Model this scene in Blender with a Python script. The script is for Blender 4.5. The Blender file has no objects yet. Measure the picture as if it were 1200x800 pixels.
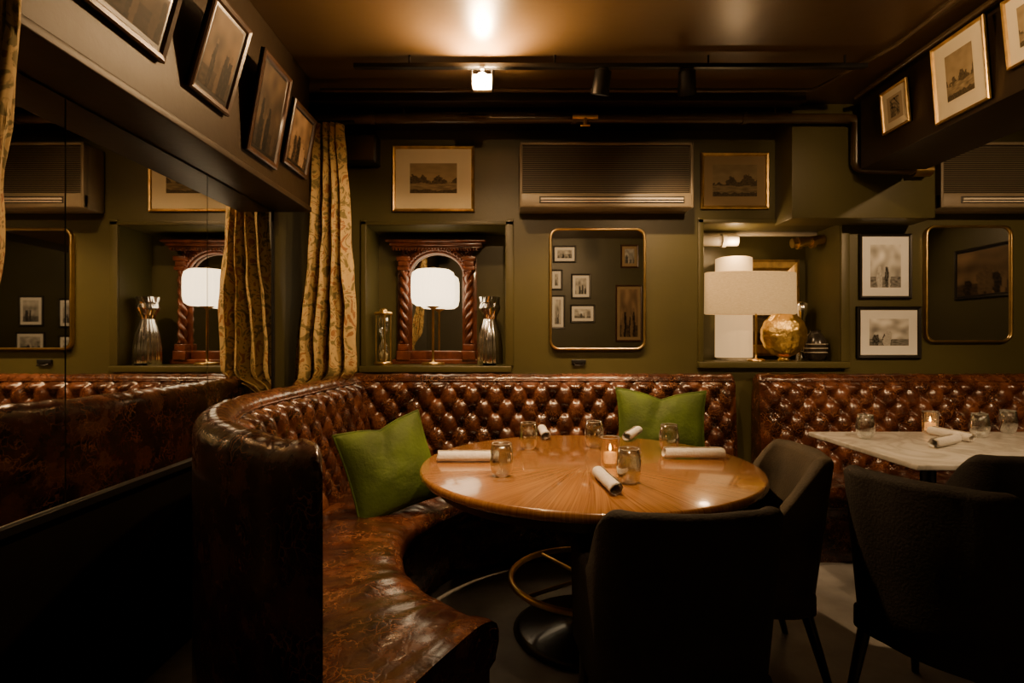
import bpy, bmesh, math, random
from mathutils import Vector, Matrix, noise
random.seed(7)
pi=math.pi
F=653.0; H=1.29; D=3.9
def PX(u,z): return (u-600)*z/F
def PH(v,z): return H+(400-v)*z/F

# ---------------------------------------------------------------- materials
def newmat(name):
    m=bpy.data.materials.new(name); m.use_nodes=True
    nt=m.node_tree; b=nt.nodes['Principled BSDF']
    return m,nt,b
def simple(name,col,rough=0.5,metal=0.0,var=0.15,scale=8,bump=0.0,bscale=60,coat=0,sheen=0,spec=None):
    m,nt,b=newmat(name)
    tc=nt.nodes.new('ShaderNodeTexCoord')
    n=nt.nodes.new('ShaderNodeTexNoise'); n.inputs['Scale'].default_value=scale; n.inputs['Detail'].default_value=5
    nt.links.new(tc.outputs['Object'],n.inputs['Vector'])
    r=nt.nodes.new('ShaderNodeValToRGB')
    r.color_ramp.elements[0].position=0.3; r.color_ramp.elements[1].position=0.7
    r.color_ramp.elements[0].color=(*[c*(1-var) for c in col],1)
    r.color_ramp.elements[1].color=(*[min(1,c*(1+var)) for c in col],1)
    nt.links.new(n.outputs['Fac'],r.inputs['Fac']); nt.links.new(r.outputs['Color'],b.inputs['Base Color'])
    b.inputs['Roughness'].default_value=rough; b.inputs['Metallic'].default_value=metal
    b.inputs['Coat Weight'].default_value=coat; b.inputs['Coat Roughness'].default_value=0.1
    if sheen: b.inputs['Sheen Weight'].default_value=sheen; b.inputs['Sheen Roughness'].default_value=0.4; b.inputs['Sheen Tint'].default_value=(*[min(1,c*4) for c in col],1)
    if spec is not None: b.inputs['Specular IOR Level'].default_value=spec
    if bump:
        n2=nt.nodes.new('ShaderNodeTexNoise'); n2.inputs['Scale'].default_value=bscale; n2.inputs['Detail'].default_value=4
        nt.links.new(tc.outputs['Object'],n2.inputs['Vector'])
        bp=nt.nodes.new('ShaderNodeBump'); bp.inputs['Strength'].default_value=bump; bp.inputs['Distance'].default_value=0.01
        nt.links.new(n2.outputs['Fac'],bp.inputs['Height']); nt.links.new(bp.outputs['Normal'],b.inputs['Normal'])
    return m
def emis(name,col,strength,base=None):
    m,nt,b=newmat(name)
    b.inputs['Base Color'].default_value=(*(base or col),1)
    b.inputs['Emission Color'].default_value=(*col,1); b.inputs['Emission Strength'].default_value=strength
    b.inputs['Roughness'].default_value=0.8
    return m
M={}
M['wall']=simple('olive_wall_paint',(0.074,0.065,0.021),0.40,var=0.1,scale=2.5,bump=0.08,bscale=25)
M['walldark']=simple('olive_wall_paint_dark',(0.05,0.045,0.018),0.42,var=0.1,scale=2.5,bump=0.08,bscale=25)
M['ceil']=simple('ceiling_gloss_paint',(0.088,0.055,0.024),0.3,var=0.12,scale=1.5,bump=0.12,bscale=9)
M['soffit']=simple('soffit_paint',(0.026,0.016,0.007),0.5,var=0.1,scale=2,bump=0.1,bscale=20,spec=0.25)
M['floor']=simple('concrete_floor',(0.24,0.24,0.25),0.45,var=0.3,scale=4,bump=0.15,bscale=14)
M['black']=simple('black_metal',(0.008,0.008,0.008),0.4,var=0.2)
M['shadepanel']=simple('lower_wall_shade_black',(0.005,0.004,0.003),0.5,var=0.2,spec=0.2)  # black colour stands in for shade on the lower left wall
M['pipe']=simple('painted_pipe',(0.06,0.038,0.016),0.28,var=0.2)
M['brass']=simple('brass',(0.68,0.47,0.19),0.28,1.0,var=0.15,scale=14)
M['gold']=simple('gold_frame',(0.6,0.4,0.15),0.4,1.0,var=0.25,scale=20)
M['hammered']=simple('hammered_gold',(0.9,0.62,0.2),0.3,1.0,var=0.1,scale=30,bump=0.9,bscale=30)
M['chrome']=simple('silver',(0.88,0.87,0.86),0.12,1.0,var=0.1,scale=30)
M['ac']=simple('ac_plastic',(0.22,0.18,0.12),0.38,var=0.06)
M['acdark']=simple('ac_slot_dark',(0.03,0.027,0.022),0.5)
M['aclight']=simple('ac_vane',(0.7,0.63,0.5),0.35,var=0.05)
M['mat']=simple('mat_board',(0.78,0.69,0.48),0.8,var=0.03)
M['matd']=simple('mat_board_tan',(0.24,0.17,0.085),0.8,var=0.05)
M['matw']=simple('mat_board_white',(0.82,0.81,0.77),0.8,var=0.03)
M['fblack']=simple('black_frame_wood',(0.008,0.007,0.006),0.35,var=0.2,coat=0.15)
M['fbrown']=simple('brown_frame_wood',(0.045,0.019,0.008),0.32,var=0.3,scale=20,coat=0.25)
M['carved']=simple('carved_walnut',(0.12,0.033,0.015),0.28,var=0.5,scale=18,coat=0.5,bump=0.3,bscale=50)
M['darkwood']=simple('ebony_wood',(0.012,0.008,0.006),0.3,var=0.3,coat=0.3)
M['velvet']=simple('green_velvet',(0.060,0.100,0.006),0.75,var=0.35,scale=7,bump=0.35,bscale=60,sheen=0.35)
M['chair']=simple('charcoal_velvet',(0.016,0.013,0.011),0.8,var=0.35,scale=9,bump=0.3,bscale=120,sheen=0.15)
M['chairlit']=simple('chair_velvet_lit',(0.065,0.053,0.036),0.75,var=0.35,scale=8,bump=0.3,bscale=150,sheen=0.4)  # chair fabric with the light on it put into a paler colour
M['linen']=simple('white_linen',(0.78,0.75,0.70),0.8,var=0.05,scale=40,bump=0.4,bscale=90)
M['shade']=emis('milk_glass_shade_lit',(1.0,0.76,0.46),3.8,(0.9,0.85,0.75))
M['paper']=emis('paper_column_lit',(1.0,0.60,0.25),0.75,(0.7,0.58,0.36))
M['wax']=emis('candle_wax_lit',(1.0,0.5,0.16),1.3,(0.8,0.6,0.35))
M['flame']=emis('candle_flame',(1.0,0.6,0.22),60)
M['bulb']=emis('spot_lamp_lit',(1.0,0.60,0.27),4000)
M['lens']=emis('spot_lens_lit',(1.0,0.66,0.34),3)
def linenshade():
    m,nt,b=newmat('linen_drum_shade_lit')
    tc=nt.nodes.new('ShaderNodeTexCoord'); w=nt.nodes.new('ShaderNodeTexNoise'); w.inputs['Scale'].default_value=60
    mp=nt.nodes.new('ShaderNodeMapping'); mp.inputs['Scale'].default_value=(1,1,6)
    nt.links.new(tc.outputs['Object'],mp.inputs['Vector']); nt.links.new(mp.outputs['Vector'],w.inputs['Vector'])
    r=nt.nodes.new('ShaderNodeValToRGB'); r.color_ramp.elements[0].color=(0.75,0.38,0.12,1); r.color_ramp.elements[1].color=(1,0.60,0.23,1)
    r.color_ramp.elements[0].position=0.3; r.color_ramp.elements[1].position=0.65
    nt.links.new(w.outputs['Fac'],r.inputs['Fac']); nt.links.new(r.outputs['Color'],b.inputs['Emission Color'])
    b.inputs['Emission Strength'].default_value=0.55; b.inputs['Base Color'].default_value=(0.36,0.27,0.14,1); b.inputs['Roughness'].default_value=0.9
    return m
M['lshade']=linenshade()
def mirror(name,c,r=0.015):
    m,nt,b=newmat(name); b.inputs['Metallic'].default_value=1; b.inputs['Roughness'].default_value=r
    tc=nt.nodes.new('ShaderNodeTexCoord'); n=nt.nodes.new('ShaderNodeTexNoise'); n.inputs['Scale'].default_value=3
    nt.links.new(tc.outputs['Object'],n.inputs['Vector'])
    rr=nt.nodes.new('ShaderNodeValToRGB'); rr.color_ramp.elements[0].color=(c*0.93,c*0.93,c*0.9,1); rr.color_ramp.elements[1].color=(c,c,c*0.97,1)
    nt.links.new(n.outputs['Fac'],rr.inputs['Fac']); nt.links.new(rr.outputs['Color'],b.inputs['Base Color'])
    return m
M['mirror']=mirror('mirror_glass',0.8); M['mirror2']=mirror('mirror_glass_clear',0.88)
def thinglass(name,col=(0.90,0.92,0.91),lo=0.10,spec=0.95,blend=0.5):
    m=bpy.data.materials.new(name); m.use_nodes=True; nt=m.node_tree
    for n in list(nt.nodes): nt.nodes.remove(n)
    o=nt.nodes.new('ShaderNodeOutputMaterial'); t=nt.nodes.new('ShaderNodeBsdfTransparent'); g=nt.nodes.new('ShaderNodeBsdfGlossy')
    t.inputs['Color'].default_value=(*col,1); g.inputs['Roughness'].default_value=0.08; g.inputs['Color'].default_value=(1,1,1,1)
    lw=nt.nodes.new('ShaderNodeLayerWeight'); lw.inputs['Blend'].default_value=blend
    mr=nt.nodes.new('ShaderNodeMapRange'); mr.inputs['To Min'].default_value=lo; mr.inputs['To Max'].default_value=spec
    nt.links.new(lw.outputs['Facing'],mr.inputs['Value'])
    mx=nt.nodes.new('ShaderNodeMixShader'); nt.links.new(mr.outputs[0],mx.inputs[0]); nt.links.new(t.outputs[0],mx.inputs[1]); nt.links.new(g.outputs[0],mx.inputs[2])
    nt.links.new(mx.outputs[0],o.inputs['Surface']); return m
M['glass']=thinglass('clear_glass'); M['ribglass']=thinglass('ribbed_glass',(0.98,0.86,0.66),0.14,0.9,0.5)
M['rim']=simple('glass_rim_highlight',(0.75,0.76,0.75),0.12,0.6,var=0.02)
def leather():
    m,nt,b=newmat('distressed_leather')
    N=nt.nodes.new; L=nt.links.new
    tc=N('ShaderNodeTexCoord')
    n1=N('ShaderNodeTexNoise'); n1.inputs['Scale'].default_value=6; n1.inputs['Detail'].default_value=8; n1.inputs['Roughness'].default_value=0.68
    L(tc.outputs['Object'],n1.inputs['Vector'])
    r1=N('ShaderNodeValToRGB'); e=r1.color_ramp.elements
    e[0].position=0.34; e[0].color=(0.016,0.0060,0.0040,1); e[1].position=0.72; e[1].color=(0.18,0.060,0.027,1)
    e2=e.new(0.52); e2.color=(0.066,0.0200,0.0100,1)
    L(n1.outputs['Fac'],r1.inputs['Fac'])
    nd=N('ShaderNodeTexNoise'); nd.inputs['Scale'].default_value=9; nd.inputs['Detail'].default_value=4
    L(tc.outputs['Object'],nd.inputs['Vector'])
    mx=N('ShaderNodeMixRGB'); mx.blend_type='ADD'; mx.inputs['Fac'].default_value=0.22
    L(tc.outputs['Object'],mx.inputs['Color1']); L(nd.outputs['Color'],mx.inputs['Color2'])
    v=N('ShaderNodeTexVoronoi'); v.feature='DISTANCE_TO_EDGE'; v.inputs['Scale'].default_value=24
    L(mx.outputs['Color'],v.inputs['Vector'])
    r2=N('ShaderNodeValToRGB'); r2.color_ramp.elements[0].position=0.0; r2.color_ramp.elements[0].color=(.8,.8,.8,1); r2.color_ramp.elements[1].position=0.05; r2.color_ramp.elements[1].color=(0,0,0,1)
    L(v.outputs['Distance'],r2.inputs['Fac'])
    n3=N('ShaderNodeTexNoise'); n3.inputs['Scale'].default_value=8; n3.inputs['Detail'].default_value=3
    L(tc.outputs['Object'],n3.inputs['Vector'])
    r3=N('ShaderNodeValToRGB'); r3.color_ramp.elements[0].position=0.43; r3.color_ramp.elements[1].position=0.6
    L(n3.outputs['Fac'],r3.inputs['Fac'])
    ml=N('ShaderNodeMath'); ml.operation='MULTIPLY'; L(r2.outputs['Color'],ml.inputs[0]); L(r3.outputs['Color'],ml.inputs[1])
    m2=N('ShaderNodeMixRGB'); L(ml.outputs[0],m2.inputs['Fac']); L(r1.outputs['Color'],m2.inputs['Color1']); m2.inputs['Color2'].default_value=(0.34,0.155,0.075,1)
    L(m2.outputs['Color'],b.inputs['Base Color'])
    rr=N('ShaderNodeMapRange'); rr.inputs['To Min'].default_value=0.14; rr.inputs['To Max'].default_value=0.38
    L(n1.outputs['Fac'],rr.inputs['Value']); L(rr.outputs[0],b.inputs['Roughness'])
    b.inputs['Coat Weight'].default_value=0.6; b.inputs['Coat Roughness'].default_value=0.16
    bp=N('ShaderNodeBump'); bp.inputs['Strength'].default_value=0.35; bp.inputs['Distance'].default_value=0.006
    L(v.outputs['Distance'],bp.inputs['Height']); L(bp.outputs['Normal'],b.inputs['Normal'])
    return m
M['leather']=leather()
def wood():
    # radially matched veneer
    m,nt,b=newmat('polished_walnut_veneer')
    N=nt.nodes.new; L=nt.links.new
    tc=N('ShaderNodeTexCoord'); sp=N('ShaderNodeSeparateXYZ'); L(tc.outputs['Object'],sp.inputs[0])
    at=N('ShaderNodeMath'); at.operation='ARCTAN2'; L(sp.outputs['X'],at.inputs[0]); L(sp.outputs['Y'],at.inputs[1])
    ln=N('ShaderNodeVectorMath'); ln.operation='LENGTH'; L(tc.outputs['Object'],ln.inputs[0])
    a2=N('ShaderNodeMath'); a2.operation='MULTIPLY'; a2.inputs[1].default_value=12/(2*pi); L(at.outputs[0],a2.inputs[0])
    fl=N('ShaderNodeMath'); fl.operation='FLOOR'; L(a2.outputs[0],fl.inputs[0])
    fr=N('ShaderNodeMath'); fr.operation='SUBTRACT'; L(a2.outputs[0],fr.inputs[0]); L(fl.outputs[0],fr.inputs[1])
    ce=N('ShaderNodeMath'); ce.operation='SUBTRACT'; ce.inputs[1].default_value=0.5; L(fr.outputs[0],ce.inputs[0])
    ab=N('ShaderNodeMath'); ab.operation='ABSOLUTE'; L(ce.outputs[0],ab.inputs[0])
    tr=N('ShaderNodeMath'); tr.operation='MULTIPLY'; L(ab.outputs[0],tr.inputs[0]); L(ln.outputs['Value'],tr.inputs[1])
    t2=N('ShaderNodeMath'); t2.operation='MULTIPLY'; t2.inputs[1].default_value=14; L(tr.outputs[0],t2.inputs[0])
    f2=N('ShaderNodeMath'); f2.operation='MULTIPLY'; f2.inputs[1].default_value=0.35; L(fl.outputs[0],f2.inputs[0])
    cb=N('ShaderNodeCombineXYZ'); L(t2.outputs[0],cb.inputs[0]); L(ln.outputs['Value'],cb.inputs[1]); L(f2.outputs[0],cb.inputs[2])
    n=N('ShaderNodeTexNoise'); n.inputs['Scale'].default_value=3.0; n.inputs['Detail'].default_value=9; n.inputs['Distortion'].default_value=0.7
    L(cb.outputs[0],n.inputs['Vector'])
    r=N('ShaderNodeValToRGB'); r.color_ramp.elements[0].position=0.27; r.color_ramp.elements[0].color=(0.22,0.088,0.023,1)
    r.color_ramp.elements[1].position=0.73; r.color_ramp.elements[1].color=(0.47,0.225,0.068,1)
    L(n.outputs['Fac'],r.inputs['Fac']); L(r.outputs['Color'],b.inputs['Base Color'])
    b.inputs['Roughness'].default_value=0.24; b.inputs['Coat Weight'].default_value=0.8; b.inputs['Coat Roughness'].default_value=0.08
    return m
M['wood']=wood()
def marble():
    m,nt,b=newmat('white_marble')
    N=nt.nodes.new; L=nt.links.new
    tc=N('ShaderNodeTexCoord'); n=N('ShaderNodeTexNoise'); n.inputs['Scale'].default_value=3.5; n.inputs['Detail'].default_value=9; n.inputs['Distortion'].default_value=1.6
    L(tc.outputs['Object'],n.inputs['Vector'])
    r=N('ShaderNodeValToRGB'); e=r.color_ramp.elements
    e[0].position=0.4; e[0].color=(0.68,0.67,0.64,1); e[1].position=0.62; e[1].color=(0.72,0.71,0.67,1)
    k=e.new(0.5); k.color=(0.5,0.49,0.46,1)
    L(n.outputs['Fac'],r.inputs['Fac']); L(r.outputs['Color'],b.inputs['Base Color']); b.inputs['Roughness'].default_value=0.2
    return m
M['marble']=marble()
def curtain_mat():
    m,nt,b=newmat('floral_curtain_fabric')
    N=nt.nodes.new; L=nt.links.new
    tc=N('ShaderNodeTexCoord'); n=N('ShaderNodeTexNoise'); n.inputs['Scale'].default_value=11; n.inputs['Detail'].default_value=6; n.inputs['Distortion'].default_value=2.2
    L(tc.outputs['Object'],n.inputs['Vector'])
    r=N('ShaderNodeValToRGB'); e=r.color_ramp.elements
    e[0].position=0.42; e[0].color=(0.17,0.135,0.045,1); e[1].position=0.47; e[1].color=(0.48,0.34,0.14,1)
    k=e.new(0.57); k.color=(0.50,0.36,0.14,1); k=e.new(0.61); k.color=(0.27,0.13,0.05,1)
    L(n.outputs['Fac'],r.inputs['Fac']); L(r.outputs['Color'],b.inputs['Base Color']); b.inputs['Roughness'].default_value=0.85
    return m
M['curtain']=curtain_mat()
def artmat():
    m,nt,b=newmat('printed_picture')
    a=nt.nodes.new('ShaderNodeAttribute'); a.attribute_name='Col'
    nt.links.new(a.outputs['Color'],b.inputs['Base Color']); b.inputs['Roughness'].default_value=0.6
    b.inputs['Specular IOR Level'].default_value=0.15
    b.inputs['Coat Weight'].default_value=0.12; b.inputs['Coat Roughness'].default_value=0.05
    return m
M['art']=artmat()
M['sand']=simple('sand',(0.6,0.5,0.3),0.9)
M['vase_stripe']=simple('dark_ceramic',(0.03,0.025,0.02),0.2,var=0.3)
M['ceramic']=simple('white_ceramic',(0.6,0.56,0.48),0.25,var=0.05)

# ---------------------------------------------------------------- mesh builder
class MB:
    def __init__(s): s.v=[];s.f=[];s.mi=[];s.sm=[];s.ms=[];s.c={};s.M=Matrix.Identity(4)
    def mat(s,m):
        if m not in s.ms: s.ms.append(m)
        return s.ms.index(m)
    def add(s,vs,fs,m,smooth=False,cols=None):
        o=len(s.v); i=s.mat(m)
        for k,p in enumerate(vs):
            s.v.append(s.M@Vector(p))
            if cols: s.c[o+k]=cols[k]
        for f in fs: s.f.append([o+k for k in f]); s.mi.append(i); s.sm.append(smooth)
    def box(s,x0,x1,y0,y1,z0,z1,m,bev=0):
        if bev:
            bm=bmesh.new(); bmesh.ops.create_cube(bm,size=1)
            for v in bm.verts: v.co=Vector(((x0+x1)/2+v.co.x*(x1-x0),(y0+y1)/2+v.co.y*(y1-y0),(z0+z1)/2+v.co.z*(z1-z0)))
            bmesh.ops.bevel(bm,geom=bm.edges[:],offset=bev,segments=3,affect='EDGES',profile=0.5)
            bm.verts.index_update()
            s.add([v.co.copy() for v in bm.verts],[[v.index for v in f.verts] for f in bm.faces],m,True); bm.free(); return
        vs=[(x0,y0,z0),(x1,y0,z0),(x1,y1,z0),(x0,y1,z0),(x0,y0,z1),(x1,y0,z1),(x1,y1,z1),(x0,y1,z1)]
        s.add(vs,[(0,3,2,1),(4,5,6,7),(0,1,5,4),(1,2,6,5),(2,3,7,6),(3,0,4,7)],m)
    def tube(s,pts,r,m,seg=12,closed=False,caps=True):
        pts=[Vector(p) for p in pts]; n=len(pts); rs=r if isinstance(r,(list,tuple)) else [r]*n
        up=None; vs=[];fs=[]
        for i in range(n):
            if closed: t=(pts[(i+1)%n]-pts[i-1]).normalized()
            else: t=(pts[min(i+1,n-1)]-pts[max(i-1,0)]).normalized()
            if up is None:
                a=Vector((0,0,1)) if abs(t.z)<0.9 else Vector((1,0,0))
                up=(a-a.dot(t)*t).normalized()
            else: up=(up-up.dot(t)*t).normalized()
            w=t.cross(up)
            for k in range(seg):
                an=2*pi*k/seg; vs.append(pts[i]+(up*math.cos(an)+w*math.sin(an))*rs[i])
        for i in range(n if closed else n-1):
            for k in range(seg):
                a=i*seg+k;b=i*seg+(k+1)%seg;j=(i+1)%n; fs.append((a,b,j*seg+(k+1)%seg,j*seg+k))
        s.add(vs,fs,m,True)
        if caps and not closed:
            s.add(vs[:seg],[tuple(range(seg))[::-1]],m); s.add(vs[-seg:],[tuple(range(seg))],m)
    def lathe(s,prof,c,m,seg=32,rib=None,closed=True,sx=1,sy=1,smooth=True):
        vs=[];fs=[];n=len(prof)
        for i,(r,z) in enumerate(prof):
            for k in range(seg):
                an=2*pi*k/seg; rr=max(r,0.0004)*(rib(an,z) if rib else 1)
                vs.append((c[0]+rr*math.cos(an)*sx,c[1]+rr*math.sin(an)*sy,c[2]+z))
        for i in range(n-1):
            for k in range(seg):
                k2=(k+1)%seg; fs.append((i*seg+k,i*seg+k2,(i+1)*seg+k2,(i+1)*seg+k))
        s.add(vs,fs,m,smooth)
        if closed:
            s.add(vs[:seg],[tuple(range(seg))[::-1]],m); s.add(vs[-seg:],[tuple(range(seg))],m)
    def grid(s,rows,m,smooth=True,cols=None,wrap=False):
        n=len(rows);k=len(rows[0]);vs=[p for r in rows for p in r];fs=[]
        for i in range(n-1):
            for j in range(k if wrap else k-1):
                j2=(j+1)%k; fs.append((i*k+j,i*k+j2,(i+1)*k+j2,(i+1)*k+j))
        s.add(vs,fs,m,smooth,cols)
    def ball(s,c,r,m,seg=12,rings=8,sc=(1,1,1)):
        vs=[];fs=[]
        for i in range(rings+1):
            a=pi*i/rings
            for k in range(seg):
                b=2*pi*k/seg; vs.append((c[0]+r*sc[0]*math.sin(a)*math.cos(b),c[1]+r*sc[1]*math.sin(a)*math.sin(b),c[2]+r*sc[2]*math.cos(a)))
        for i in range(rings):
            for k in range(seg):
                k2=(k+1)%seg; fs.append((i*seg+k,(i+1)*seg+k,(i+1)*seg+k2,i*seg+k2))
        s.add(vs,fs,m,True)
    def build(s,name,loc=(0,0,0),rot=(0,0,0)):
        me=bpy.data.meshes.new(name); me.from_pydata([tuple(v) for v in s.v],[],s.f)
        for m in s.ms: me.materials.append(m)
        me.polygons.foreach_set('material_index',s.mi); me.polygons.foreach_set('use_smooth',s.sm)
        if s.c:
            ca=me.color_attributes.new('Col','FLOAT_COLOR','POINT')
            for k,c in s.c.items(): ca.data[k].color=(*c,1)
        me.validate(); me.update()
        o=bpy.data.objects.new(name,me); o.location=loc; o.rotation_euler=rot
        bpy.context.scene.collection.objects.link(o); return o

# ---------------------------------------------------------------- room
XL=-1.41; XR=5.0; YF=-0.7; CZ=2.85
b=MB(); b.box(XL-.1,XR+.1,YF-.1,4.4,-0.1,0,M['floor']); b.build('floor')
b=MB(); b.box(XL-.1,XR+.1,YF-.1,4.4,CZ,CZ+.1,M['ceil']); b.build('ceiling')
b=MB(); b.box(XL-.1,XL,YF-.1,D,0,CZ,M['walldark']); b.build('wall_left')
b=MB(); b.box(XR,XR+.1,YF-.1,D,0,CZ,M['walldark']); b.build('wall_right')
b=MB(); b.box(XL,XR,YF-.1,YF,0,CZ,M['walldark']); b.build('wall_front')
N1=(-1.015,-0.048,1.12,2.10,4.25); N2=(1.338,2.294,1.15,2.114,4.36)
b=MB()
xs=sorted([XL-.1,XR+.1,N1[0],N1[1],N2[0],N2[1]]); zs=sorted([0,CZ,N1[2],N1[3],N2[2],N2[3]])
for i in range(len(xs)-1):
    for j in range(len(zs)-1):
        cx=(xs[i]+xs[i+1])/2; cz=(zs[j]+zs[j+1])/2
        if any(n[0]<cx<n[1] and n[2]<cz<n[3] for n in (N1,N2)): continue
        b.add([(xs[i],D,zs[j]),(xs[i+1],D,zs[j]),(xs[i+1],D,zs[j+1]),(xs[i],D,zs[j+1])],[(0,1,2,3)],M['wall'])
for (x0,x1,z0,z1,yb) in (N1,N2):
    b.add([(x0,D,z0),(x1,D,z0),(x1,D,z1),(x0,D,z1),(x0,yb,z0),(x1,yb,z0),(x1,yb,z1),(x0,yb,z1)],
          [(4,5,6,7),(0,1,5,4),(3,7,6,2),(0,4,7,3),(1,2,6,5)],M['wall'])
b.build('wall_back')
for i,(x0,x1,z0,z1,yb) in enumerate((N1,N2)):
    b=MB(); 
    b.box(x0-.045,x1+.045,D-.05,D+.06,z0-.045,z0,M['wall'],.006)
    b.box(x0-.04,x0-.002,D-.018,D,z0,z1+.04,M['wall'],.004); b.box(x1+.002,x1+.06,D-.018,D,z0,z1+.04,M['wall'],.004)
    b.box(x0-.04,x1+.06,D-.018,D,z1+.002,z1+.03,M['wall'],.004)
    b.build('trim_%d'%(i+1))
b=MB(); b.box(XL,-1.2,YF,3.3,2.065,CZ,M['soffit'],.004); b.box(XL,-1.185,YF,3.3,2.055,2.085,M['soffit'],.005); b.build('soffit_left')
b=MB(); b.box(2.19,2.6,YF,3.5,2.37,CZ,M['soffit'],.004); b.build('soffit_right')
b=MB(); b.box(1.84,2.78,3.66,D-.002,2.10,CZ,M['wall'],.004);b.build('boxed_bulkhead')
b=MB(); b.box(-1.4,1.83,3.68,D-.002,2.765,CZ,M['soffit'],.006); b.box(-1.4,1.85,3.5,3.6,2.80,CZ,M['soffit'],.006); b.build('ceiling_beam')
b=MB(); b.box(XL+.001,XL+.012,YF+.01,3.88,0.002,.753,M['shadepanel']); b.box(XL+.001,XL+.02,YF+.01,3.88,0.002,.12,M['shadepanel'],.004); b.build('trim_3')  # panel added to keep the wall below the mirror in painted shade

# mirror wall
b=MB()
for y0,y1 in ((YF+.02,0.83),(0.836,1.741),(1.747,2.554),(2.56,3.25)):
    b.box(XL,XL+.012,y0,y1,0.78,2.05,M['mirror'])
b.box(XL,XL+.03,YF+.02,3.27,0.755,0.778,M['black']); b.box(XL,XL+.02,3.252,3.27,0.78,2.055,M['black'])
b.build('wall_mirror_panels')

# ---------------------------------------------------------------- banquettes
TA,TB=0.155,0.092
def tuft(s,t):
    p=s/TA+t/(2*TB); q=s/TA-t/(2*TB)
    fx=abs(math.sin(pi*p)); fy=abs(math.sin(pi*q))
    dp=p-round(p); dq=q-round(q)
    return 0.5*(fx*fy)**0.42+0.5*(1-math.exp(-(dp*dp+dq*dq)/0.05))
def resample(P,step):
    P=[Vector((p[0],p[1])) for p in P]; L=[0]
    for i in range(1,len(P)): L.append(L[-1]+(P[i]-P[i-1]).length)
    n=int(L[-1]/step); out=[];j=0
    for k in range(n+1):
        t=L[-1]*k/n
        while j<len(P)-2 and L[j+1]<t: j+=1
        a=(t-L[j])/(L[j+1]-L[j]); out.append((P[j].lerp(P[j+1],a),t))
    res=[]
    for k in range(len(out)):
        T=(out[min(k+2,n)][0]-out[max(k-2,0)][0]).normalized()
        res.append((out[k][0],Vector((T.y,-T.x)),out[k][1]))
    return res
ZB,ZT=0.42,1.02
def back(b,P,step=0.010,top=1.07,skew=0):
    R=resample(P,step); rows=[]
    zz=[ZT-(ZT-ZB)*i/60 for i in range(61)]
    Lmax=R[-1][2]
    for (p,n,s) in R:
        row=[]; T=Vector((-n.y,n.x)); sk=skew*max(0,1-s/.5)
        wb=.004*noise.noise(Vector((s*7,1,0)))+.003*noise.noise(Vector((s*20,2,0)))
        def pt(d,z): row.append((p.x+n.x*d+T.x*sk*d,p.y+n.y*d+T.y*sk*d,z))
        e=min(1,min(s,Lmax-s)/0.03); e=math.sqrt(max(0,1-(1-e)**2)); er=(1-e)*0.02
        pt(0,0); pt(0,.3); pt(0,.6); pt(0,.9); pt(er,top-.06-er)
        for k in range(1,10):
            a=pi*k/10; pt(.06-.06*math.cos(a)*(1-er*8),top-.055+(.055+wb*2)*math.sin(a)-er)
        for z in zz:
            f=(ZT-z)/(ZT-ZB); d=.116+.05*f
            k=min(1,(ZT-z)/.035)
            kk=min(1,min(s,Lmax-s)/.05)
            pt(d+.06*tuft(s,z)*math.sqrt(k)*kk,z)
        rows.append(row)
    b.grid(rows,M['leather'])
    for r in (rows[0],rows[-1]):
        b.add(r+[(r[-1][0],r[-1][1],0)],[tuple(range(len(r)+1))],M['leather'])
    for j in range(int(ZB/TB),int(1.0/TB)+1):
        z=j*TB
        if z<ZB+.02 or z>ZT-.02: continue
        for i in range(-1,int(Lmax/TA)+2):
            s=(i+(0.5 if j%2 else 0))*TA
            if s<.06 or s>Lmax-.06: continue
            (p,n,_)=R[int(s/Lmax*(len(R)-1)+.5)]; T=Vector((-n.y,n.x)); sk=skew*max(0,1-s/.5)
            d=.116+.05*(ZT-z)/(ZT-ZB)+.006
            b.ball((p.x+(n.x+T.x*sk)*d,p.y+(n.y+T.y*sk)*d,z),.011,M['leather'],8,5)
    W=[]
    for (p,n,s) in R[::3]:
        T=Vector((-n.y,n.x)); sk=skew*max(0,1-s/.5); W.append((p.x+(n.x+T.x*sk)*.122,p.y+(n.y+T.y*sk)*.122,top-.046))
    b.tube(W,.006,M['leather'],6)
prof=[(0,.435),(.06,.44),(.13,.447),(.2,.452),(.3,.457),(.4,.46),(.5,.462),(.6,.462),(.68,.461),(.75,.46),(.81,.458),(.86,.455),(.93,.446),(.975,.43),(1,.405),(1.0,.37),(.985,.35),(.97,.335),(.965,.32),(.9,.31),(.9,.2),(.9,.0)]
def seat(b,O,I):
    rows=[]; s=0
    for k,(o,i) in enumerate(zip(O,I)):
        row=[]
        if k: s+=math.hypot(i[0]-I[k-1][0],i[1]-I[k-1][1])
        for w,h in prof:
            x=o[0]+(i[0]-o[0])*w; y=o[1]+(i[1]-o[1])*w
            if h>.36: h+=.012*noise.noise(Vector((x*5,y*5,0)))+.012*noise.noise(Vector((s*11,w*1.6,3)))*(.4+w*.6)+.005*noise.noise(Vector((s*30,w*4,8)))
            row.append((x,y,h))
        rows.append(row)
    b.grid(rows,M['leather'])
    for r in (rows[0],rows[-1]):
        b.add(r+[(r[0][0],r[0][1],0)],[tuple(range(len(r)+1))],M['leather'])
C=(.34,2.42)
def arc(r,a0,a1,n): return [(C[0]+r*math.cos(math.radians(a0+(a1-a0)*k/n)),C[1]+r*math.sin(math.radians(a0+(a1-a0)*k/n))) for k in range(n+1)]
b=MB()
back(b,arc(1.5,241.6,180,70)+[(-1.155,2.8),(-1.145,3.2),(-1.12,3.7)],skew=1.15)
back(b,[(-1.12,3.885),(1.51,3.885)])
O=[];I=[]
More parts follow.
